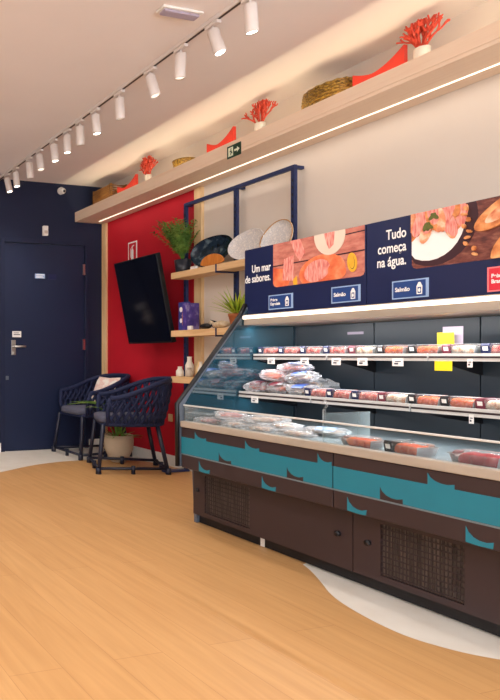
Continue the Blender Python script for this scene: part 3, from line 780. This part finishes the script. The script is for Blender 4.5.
# back, canopy
for y0, y1 in ((2.376, 2.846), (1.897, 2.372), (1.417, 1.893), (CY0, 1.413)):
    MB().box(3.128, 3.14, y0, y1, .579, 1.143).build('back_panel', 'backpanel', case, True, .002)
MB().box(3.141, 3.2, CY0, CY1-.031, .361, 1.144).build('rear_body', 'caseblack', case, True)
MB().box(3.1266, 3.1279, 2.43, 2.52, 1.083, 1.097).build('rear_label', 'lilac', case, True)
MB().box(2.742, 3.2, CY0, CY1-.031, 1.1445, 1.206).build('canopy', 'sill', case, True, .003)
MB().box(2.732, 2.7415, CY0, CY1-.034, 1.180, 1.200).build('canopy_light', 'led', case, True)
# shelves
RZ1, RZ2 = .968, .750
mods = ((2.376, 2.846), (1.897, 2.372), (1.417, 1.893), (CY0, 1.413))
for X0, z in ((2.82, RZ1), (2.715, RZ2)):
    for y0, y1 in mods:
        s = MB().box(X0, 3.126, y0+.001, y1-.001, z-.012, z).build('shelf', 'deck', case, True)
        r = MB().box(X0-.013, X0-.0005, y0+.002, y1-.002, z-.024, z+.009, 0)
        r.box(X0-.0145, X0-.013, y0+.002, y1-.002, z-.011, z-.003, 1); r.build('price_rail', ['rail', 'casedark'], s, True)
        br = [(X0+.005, z-.0125), (X0+.03, z-.030), (X0+.13, z-.05), (3.10, z-.085), (3.126, z-.09), (3.126, z-.0125)]
        MB().prism([(x, zz) for x, zz in br], (0, y1-.004, 0), (1, 0, 0), (0, 0, 1), .005).build('bracket', 'caseblack', s, True)

# price tags hanging from the rails
def pricetag(X, y, z, label, w=.048):
    o = MB().box(X-.0015, X, y-w/2, y+w/2, z-.036, z)
    o.box(X-.0022, X-.0015, y-w*.3, y+w*.25, z-.016, z-.012, 1).box(X-.0022, X-.0015, y-w*.05, y+w*.3, z-.028, z-.021, 1)
    o = o.build('price_tag', ['card', 'ink']); tag(o, label, 'price tag', 'white price tags on the chiller shelves')
for i, y in enumerate((2.715, 2.50, 2.32, 2.185, 2.02)):
    pricetag(2.805, y, .955, 'small white price tag on the upper shelf rail, %s from the left' % ORD[i])
pricetag(2.70, 2.725, .735, 'small white price tag on the lower shelf rail below the bags')
pricetag(2.70, 1.665, .735, 'narrow white price tag on the lower rail at the right', .016)
pricetag(2.805, 1.735, .955, 'narrow white price tag on the upper rail right of the yellow card', .018)
o = MB().box(2.803, 2.805, 1.80, 1.866, .903, .9435).build('yellow_card', 'yellow'); tag(o, 'bright yellow card hanging below the upper shelf rail', 'card', 'yellow cards')
o = MB().box(2.948, 2.950, 1.885, 1.952, RZ1+.0005, 1.07).build('yellow_card', 'yellow'); tag(o, 'bright yellow card standing behind the trays of the upper shelf', 'card', 'yellow cards')
o = MB().box(2.972, 2.974, 1.865, 1.945, RZ1+.0005, 1.097).build('lilac_card', 'lilac'); tag(o, 'grey lilac card standing behind the yellow card', 'card')

# fish trays
def tray_proto(name, kind, wrap, dark):
    t = thing(name, 'tray', 'fish tray')
    W, D, H = .062, .045, .036
    vs = []
    for (sx, z) in ((.86, 0), (1, H), (1.07, H), (1.07, H+.003), (.97, H+.003), (.83, .004)):
        vs += [(-D*sx, -W*sx, z), (D*sx, -W*sx, z), (D*sx, W*sx, z), (-D*sx, W*sx, z)]
    fs = [(k*4+i, k*4+(i+1) % 4, (k+1)*4+(i+1) % 4, (k+1)*4+i) for k in range(5) for i in range(4)]+[(3, 2, 1, 0), (20, 21, 22, 23)]
    MB().add(vs, fs).build('tray', 'trayclear', t)
    f = MB()
    for i, (yy, zz_) in enumerate(((-.030, .021), (-.004, .023), (.026, .022))): f.blob((0, yy, zz_), .035, .021, .0195, dark*7+i, .16, square=.62)
    f.build('fish', kind, t)
    if wrap:
        m = MB().prism([(-.0425, .003), (.0425, .003), (.0485, .040), (.044, .0485), (-.044, .0485), (-.0485, .040)], (0, W*.98, 0), (1, 0, 0), (0, 0, 1), .030)
        m.prism([(-.0432, .010), (-.0424, .010), (-.0478, .036), (-.0486, .036)], (0, W*.88, 0), (1, 0, 0), (0, 0, 1), .018, 1)
        m.build('sleeve', [wrap, 'card'], t)
    MB().blob((0, 0, .038), D*1.02, W*1.02, .011, 1, .03, square=.5).build('lid', 'film', t)
    return t
protos = dict(salmon=tray_proto('salmon_tray', 'salmon', 'traydark', 1), pink=tray_proto('fish_tray', 'pinkfish', 'navysign', 2),
              white=tray_proto('fillet_tray', 'whitefish', 'redbag', 3), red=tray_proto('tuna_tray', 'redfish', None, 4),
              open=tray_proto('open_salmon_tray', 'salmon', None, 5))
taken = set()
DESC = dict(salmon='tray of orange salmon', pink='tray of pink fish', white='tray of pale fillets', red='tray of deep red tuna', open='clear tray of salmon')
def put_tray(kind, loc, label, rz=0., group='trays on the chiller shelves', s=1.):
    p = protos[kind]
    if kind in taken: p = dup(p, loc, rz)
    else: taken.add(kind); p.location = loc; p.rotation_euler = (0, 0, rz)
    p['label'] = label; p['group'] = group; p.scale = (s, s, s)
up = ['pink', 'pink', 'pink', 'pink', 'white', 'salmon', 'salmon', 'white', 'pink', 'white', 'pink']
for i, k in enumerate(up):
    put_tray(k, (2.877+rnd.uniform(0, .006), 2.775-i*.140, RZ1+.0006), DESC[k]+' on the upper chiller shelf, %s from the left end' % ORD[i], rnd.uniform(-.03, .03))
low = ['pink', 'pink', 'pink', 'white', 'salmon', 'salmon', 'white', 'salmon', 'red', 'pink']
for i, k in enumerate(low):
    put_tray(k, (2.772+rnd.uniform(0, .006), 2.375-i*.128, RZ2+.0006), DESC[k]+' on the lower chiller shelf, %s right of the bags' % ORD[i], rnd.uniform(-.03, .03))
DZ = .579
put_tray('open', (2.44, 1.90, DZ), 'clear tray of salmon in the well next to the acrylic divider', .1, 'trays in the chiller well', 1.0)
put_tray('salmon', (2.43, 1.70, DZ), 'dark sleeved tray of salmon in the middle of the chiller well', -.12, 'trays in the chiller well', 1.1)
put_tray('red', (2.42, 1.46, DZ), 'tray of red tuna in the well at the right edge', .1, 'trays in the chiller well', 1.15)

# bags of frozen fish
def bag(name, label, loc, rx, ry, rz, rot, content, seed, band=None, group='bags of frozen fish'):
    t = thing(name, label, 'bag', loc, 0, group); t.rotation_euler = rot
    m = MB().blob((0, 0, 0), rx, ry, rz, seed, .15, nu=30, nv=16, square=.62); q = random.Random(seed)
    m.v = [(x+q.uniform(-.006, .006), y+q.uniform(-.006, .006), z*q.uniform(.84, 1.16)) for x, y, z in m.v]; m.sm = [False]*len(m.sm)
    for s in (-1, 1): m.prism([(-rx*.6, -.004), (rx*.6, -.004), (rx*.7, .004), (-rx*.7, .004)], (0, s*ry*.93, 0), (1, 0, 0), (0, s*.4, 1), .012)
    m.build('wrapper', 'bag', t)
    MB().blob((rx*.05, 0, -rz*.1), rx*.7, ry*.7, rz*.6, seed+20, .2, square=.8).build('frozen_fish', content, t)
    if band:
        vs = []; n = 14
        for j in range(n+1):
            a = math.pi*(.12+.76*j/n); 
            for yy in (-ry*.5, ry*.42): vs.append((-rx*1.08*math.cos(a), yy, rz*1.10*math.sin(a)))
        MB().add(vs+[(x*1.01, y, z*1.02+.001) for x, y, z in vs], [(2*j, 2*j+1, 2*j+3, 2*j+2) for j in range(n)]+[(2*j+2+2*(n+1), 2*j+3+2*(n+1), 2*j+1+2*(n+1), 2*j+2*(n+1)) for j in range(n)], 0, True).build('printed_band', band, t)
zz = RZ2
B = [('bag', 'milky bag with plum print at the bottom left of the shelf pile', (2.80, 2.77, zz+.037), .075, .07, .03, (0, 0, .2), 'pinkfish', 1, 'redbag'),
     ('bag', 'milky bag of pale fish lying second along the shelf pile', (2.81, 2.63, zz+.037), .08, .068, .031, (0, 0, -.1), 'salmon', 2, 'redbag'),
     ('bag', 'blue printed white bag at the right end of the shelf pile', (2.80, 2.495, zz+.034), .07, .066, .028, (0, 0, .15), 'whitefish', 3, 'bluebag'),
     ('bag', 'crumpled clear bag with salmon on top of the shelf pile', (2.815, 2.70, zz+.104), .07, .075, .028, (.1, 0, .5), 'salmon', 4, None),
     ('bag', 'blue striped bag lying across the top of the shelf pile', (2.82, 2.53, zz+.10), .062, .075, .026, (-.15, 0, .4), 'whitefish', 5, 'bluebag'),
     ('bag', 'plum printed bag tilted against the back of the shelf pile', (2.93, 2.76, zz+.085), .06, .075, .03, (.2, .5, .3), 'pinkfish', 7, 'redbag'),
     ('bag', 'clear bag of salmon pieces topmost of the shelf pile', (2.86, 2.61, zz+.150), .055, .075, .024, (0, .2, .8), 'salmon', 8, 'bluebag'),
     ('bag', 'clear crumpled bag pushed behind the shelf pile', (2.98, 2.62, zz+.05), .075, .12, .042, (0, 0, .1), 'whitefish', 6, None)]
for b_ in B: bag(*b_)
WB = [('fish_pack', 'milky fish pack in the left corner of the well', (2.43, 2.76, DZ+.022), .06, .075, .018, (0, 0, .2), 'pinkfish', 11, None),
      ('fish_pack', 'milky pack of pale fillet second from the left in the well', (2.44, 2.59, DZ+.022), .065, .075, .018, (0, 0, -.25), 'whitefish', 12, None),
      ('fish_pack', 'milky pack of pink fish third from the left in the well', (2.43, 2.42, DZ+.02), .06, .075, .016, (0, 0, .3), 'whitefish', 13, None),
      ('fish_pack', 'white pack nearest the acrylic divider in the well', (2.44, 2.22, DZ+.02), .06, .085, .016, (0, 0, -.2), 'whitefish', 14, None),
      ('fish_pack', 'flat white pack lying deep in the well at left', (2.62, 2.70, DZ+.02), .07, .09, .016, (0, 0, .5), 'whitefish', 15, None),
      ('fish_pack', 'flat white pack deep in the well, second from left', (2.63, 2.47, DZ+.02), .07, .10, .016, (0, 0, -.4), 'whitefish', 16, None),
      ('fish_pack', 'blue tinted flat pack deep in the well behind the others', (2.66, 2.25, DZ+.02), .07, .09, .016, (0, 0, .5), 'whitefish', 17, 'boxline'),
      ('fish_pack', 'milky pack leaning on two others at the left of the well', (2.49, 2.68, DZ+.062), .06, .08, .016, (0, -.15, 1.0), 'pinkfish', 18, None),
      ('fish_pack', 'white pack lying across two others in the well', (2.51, 2.47, DZ+.06), .05, .10, .015, (0, -.1, .35), 'whitefish', 19, None)]
for b_ in WB: bag(*b_, group='fish packs in the chiller well')

d = thing('acrylic_divider', 'clear acrylic divider standing across the chiller well', 'divider', (2.5, 1.99, DZ))
MB().box(2.336, 2.60, 1.987, 1.991, DZ+.0005, .72).build('panel', 'glass', d, True)
m = MB().box(2.334, 2.342, 1.984, 1.994, DZ+.002, .735); m.tube([(2.338, 1.989, .735), (2.338, 1.975, .755), (2.338, 1.985, .775), (2.338, 2.0, .765)], .004, 8)
m.build('clip', 'film', d, True)

# ------------------------------------------------------------------ header signs on the canopy
SX, SZ0, SH, SW = 2.78, 1.2075, .385, .732
def ell(cu, cv, ru, rv, n=28, rot=0., clip=None):
    pts = []
    for i in range(n):
        a = 2*math.pi*i/n; x, y = ru*math.cos(a), rv*math.sin(a)
        pts.append((cu+x*math.cos(rot)-y*math.sin(rot), cv+x*math.sin(rot)+y*math.cos(rot)))
    return cliptop(pts)
VT, UR = SH-.001, SW-.006
def cliptop(pts):
    for axis, lim in ((1, VT), (0, UR)):
        out = []
        for a, b in zip(pts, pts[1:]+pts[:1]):
            ina, inb = a[axis] <= lim, b[axis] <= lim
            if ina: out.append(a)
            if ina != inb:
                t = (lim-a[axis])/(b[axis]-a[axis]); out.append((a[0]+(b[0]-a[0])*t, a[1]+(b[1]-a[1])*t))
        pts = out
    return pts
def sign(label, y_left, art, slogan, boxes, mats):
    s = thing('header_sign', label, 'sign', (SX, y_left-SW/2, SZ0), 0, 'printed header signs above the chiller')
    MB().box(SX, SX+.018, y_left-SW, y_left, SZ0, SZ0+SH).build('panel', 'navysign', s, True, .001)
    def O(k): return (SX-.0001-.0006*k, y_left, SZ0)
    m = MB()
    for k, (pts, mi) in enumerate(art): m.prism(pts, O(0), WU, WV, .0005+.00025*k, mi)
    m.build('printed_photo', mats, s, True)
    for (line, u, v, sz) in slogan: text('slogan', line, sz, (SX-.0003, y_left-u, SZ0+v), WU, WV, 'textwhite', s, 'RIGHT', .0009, .0, .64)
    for (u0, u1, v0, v1, words, bl, fill) in boxes:
        b = MB().prism([(u0, v0), (u1, v0), (u1, v1), (u0, v1)], O(0), WU, WV, .001)
        e = .006; b.prism([(u0+e, v0+e), (u1-e-.006, v0+e), (u1-e-.006, v1-e), (u0+e, v1-e)], O(0), WU, WV, .0014, 1)
        bx = b.build('category_label', [bl, fill], s, True)
        for j, wd in enumerate(words):
            sz = .027 if len(words) == 1 else .022
            vv = (v0+v1)/2-.008 if len(words) == 1 else (v0+v1)/2+.006-j*.022
            text('label_words', wd, sz, (SX-.0018, y_left-u0-.014, SZ0+vv), WU, WV, 'textwhite', bx, 'LEFT', .0006, 0, .82)
        uc, vc = u1-.037, (v0+v1)/2
        ic = MB().prism([(uc-.011, vc-.027), (uc+.011, vc-.027), (uc+.012, vc+.008), (uc+.004, vc+.026), (uc-.004, vc+.026), (uc-.012, vc+.008)], (SX-.0016, y_left, SZ0), WU, WV, .0006)
        ic.prism([(uc-.007, vc-.022), (uc+.007, vc-.022), (uc+.007, vc+.004), (uc-.007, vc+.004)], (SX-.0022, y_left, SZ0), WU, WV, .0004, 1)
        ic.prism(ell(uc, vc-.009, .005, .009, 12), (SX-.0026, y_left, SZ0), WU, WV, .0003)
        ic.build('label_icon', ['textwhite', fill], bx, True)
P0, P1, PV = .203, UR, .142
field = [(P0, VT), (P0, PV+.02), (P0+.006, PV+.006), (P0+.02, PV), (P1-.02, PV), (P1-.006, PV+.006), (P1, PV+.02), (P1, VT)]
mats = ['printwood', 'printdark', 'printsalmon', 'printpink', 'printplate', 'printlemon', 'printshrimp', 'printbread', 'printherb', 'printslate', 'textwhite']
art1 = [(field, 0), ([(P0, .256), (P1, .262), (P1, .269), (P0, .263)], 1), ([(.55, .352), (P1, .356), (P1, .362), (.55, .358)], 1),
        ([(P0, PV+.02), (P0+.02, PV), (.30, PV), (.325, .19), (.29, .235), (P0, .25)], 2),
        ([(.335, PV), (.36, PV), (.355, .19), (.33, .17)], 5),
        ([(.265, .175), (.335, .165), (.335, .305), (.275, .29)], 3), ([(.315, VT), (.375, VT), (.405, .31), (.375, .265), (.35, .30)], 3),
        (cliptop(ell(.50, .195, .13, .085, rot=.1)), 2), (ell(.475, .20, .075, .055, rot=.3), 3), (ell(.585, .185, .05, .04, rot=-.4), 2),
        (ell(.545, .375, .085, .105, rot=.12), 4), ([(.515, VT), (.575, VT), (.57, .32), (.545, .30), (.53, .33)], 3),
        (ell(.665, .215, .024, .048, rot=.1), 5), (ell(.665, .215, .014, .034, rot=.1), 8), (ell(.664, .218, .013, .033, rot=.1), 5)]
# keep every print shape above the lower edge of its photo
def lowclip(pts):
    out = []
    for a, b in zip(pts, pts[1:]+pts[:1]):
        ina, inb = a[1] >= PV, b[1] >= PV
        if ina: out.append(a)
        if ina != inb:
            t = (PV-a[1])/(b[1]-a[1]); out.append((a[0]+(b[0]-a[0])*t, PV))
    return out
art1 = [(lowclip(p), m) for p, m in art1]
art2 = [(field, 9), (ell(.29, .33, .165, .185), 1), (ell(.275, .33, .135, .16), 10)]
q = random.Random(2)
for i in range(38):
    a = q.uniform(0, 6.28); rr = q.uniform(.01, .125); art2.append((ell(.275+rr*math.cos(a), .355+rr*.8*math.sin(a), .022, .058, 18, q.uniform(-.5, .5)), (6, 3, 6, 7)[i % 4]))
for i in range(5): art2.append((ell(.285+q.uniform(-.03, .03), .335+q.uniform(-.02, .035), .009, .02, 10, q.uniform(-1, 1)), 8))
for i in range(9): art2.append((ell(.43+q.uniform(-.03, .03), .17+i*.024, .010, .006, 8, q.uniform(0, 3)), 7))
art2 += [(ell(.56, .335, .13, .045, rot=.55), 7), (ell(.57, .34, .10, .025, rot=.55), 6), (ell(.60, .205, .12, .06, rot=.75), 7), (ell(.61, .225, .085, .035, rot=.75), 6), (ell(.69, .17, .05, .05, rot=.2), 1)]
art2 = [(lowclip(p), m) for p, m in art2]
art2 = [([(max(P0, u), v) for u, v in p], m) for p, m in art2 if len(p) > 2 and max(u for u, v in p) > P0+.004]
art1 = [([(max(P0, u), v) for u, v in p], m) for p, m in art1]
sign('left navy header sign with salmon photo reading Um mar de sabores', 2.88, art1, [('Um mar', .186, .245, .062), ('de sabores.', .186, .188, .062)],
     [(.172, .332, .018, .100, ['Peixes', 'Especiais'], 'boxline', 'boxblue'), (.555, .706, .022, .104, ['Salmão'], 'boxline', 'boxblue')], mats)
sign('right navy header sign with shrimp bowl reading Tudo começa na água', 2.88-.735, art2, [('Tudo', .180, .293, .064), ('começa', .180, .232, .064), ('na água.', .180, .170, .064)],
     [(.118, .272, .015, .098, ['Salmão'], 'boxline', 'boxblue'), (.485, .640, .012, .110, ['Peixe', 'Branco'], 'boxpink', 'boxred')], mats)

# ------------------------------------------------------------------ lights
def area(name, loc, d, sx, sy, power, color=(1, .93, .84), spread=180):
    l = bpy.data.lights.new(name, 'AREA'); l.shape = 'RECTANGLE'; l.size = sx; l.size_y = sy; l.energy = power; l.color = color; l.spread = R(spread)
    o = bpy.data.objects.new(name, l); COL.objects.link(o); o.location = loc
    o.rotation_euler = Vector(d).to_track_quat('-Z', 'Y').to_euler(); return o
LM, LL = (LY0+LY1-.1)/2, LY1-.1-LY0
def strip(name, x, z, d, power, color, w=.01):
    o = area(name, (x, LM, z), d, w, LL, power, color)
    dd = Vector(d).normalized(); zax = -dd; yax = Vector((0, 1, 0)); xax = yax.cross(zax).normalized()
    o.rotation_euler = Matrix((xax, yax, zax)).transposed().to_euler(); return o
strip('ledge_up_light', 3.204, 2.3775, (0, 0, 1), 5, (1, .86, .56))
strip('ledge_down_light', 3.363, 2.343, (0, 0, -1), 2.2, (1, .88, .74))
o = strip('canopy_strip_light', 2.78, 1.142, (.25, 0, -1), 9, (1, .98, .97)); o.location.y = 1.88; o.data.size_y = 1.9
for nm, X0, z, pw in (('upper_shelf_fill', 2.85, RZ1-.014, 4), ('lower_shelf_fill', 2.75, RZ2-.014, 5)):  # added fill under each shelf to brighten the case interior, no fitting modelled
    o = strip(nm, X0, z, (.15, 0, -1), pw, (1, .98, .97)); o.location.y = 1.88; o.data.size_y = 1.9
# unseen fill lights added below the ceiling, behind and left of the camera
for x, y in ((0.2, -.6), (0.2, 1.6), (-1.4, .6), (0.4, 3.6), (-1.4, 3.0)):
    area('ceiling_fill_light', (x, y, CZ-.02), (0, 0, -1), .6, .6, 19, (1, .96, .92))
w = bpy.data.worlds.new('world'); sc.world = w; w.use_nodes = True
bg = w.node_tree.nodes['Background']; bg.inputs['Color'].default_value = (.86, .93, 1, 1); bg.inputs['Strength'].default_value = 4.3

# ------------------------------------------------------------------ camera
cam = bpy.data.cameras.new('camera'); co = bpy.data.objects.new('camera', cam); COL.objects.link(co)
co.location = (0, 0, .97); co.rotation_euler = (R(90), 0, R(-15.53))
cam.sensor_fit = 'AUTO'; cam.sensor_width = 36; cam.lens = 590*36/700; cam.shift_x = 325/700; cam.shift_y = 5/700; cam.clip_start = .02
sc.camera = co
vs = sc.view_settings; vs.view_transform = 'Standard'; vs.look = 'None'; vs.exposure = .14; vs.gamma = 1; vs.use_curve_mapping = False
sc.cycles.use_denoising = True
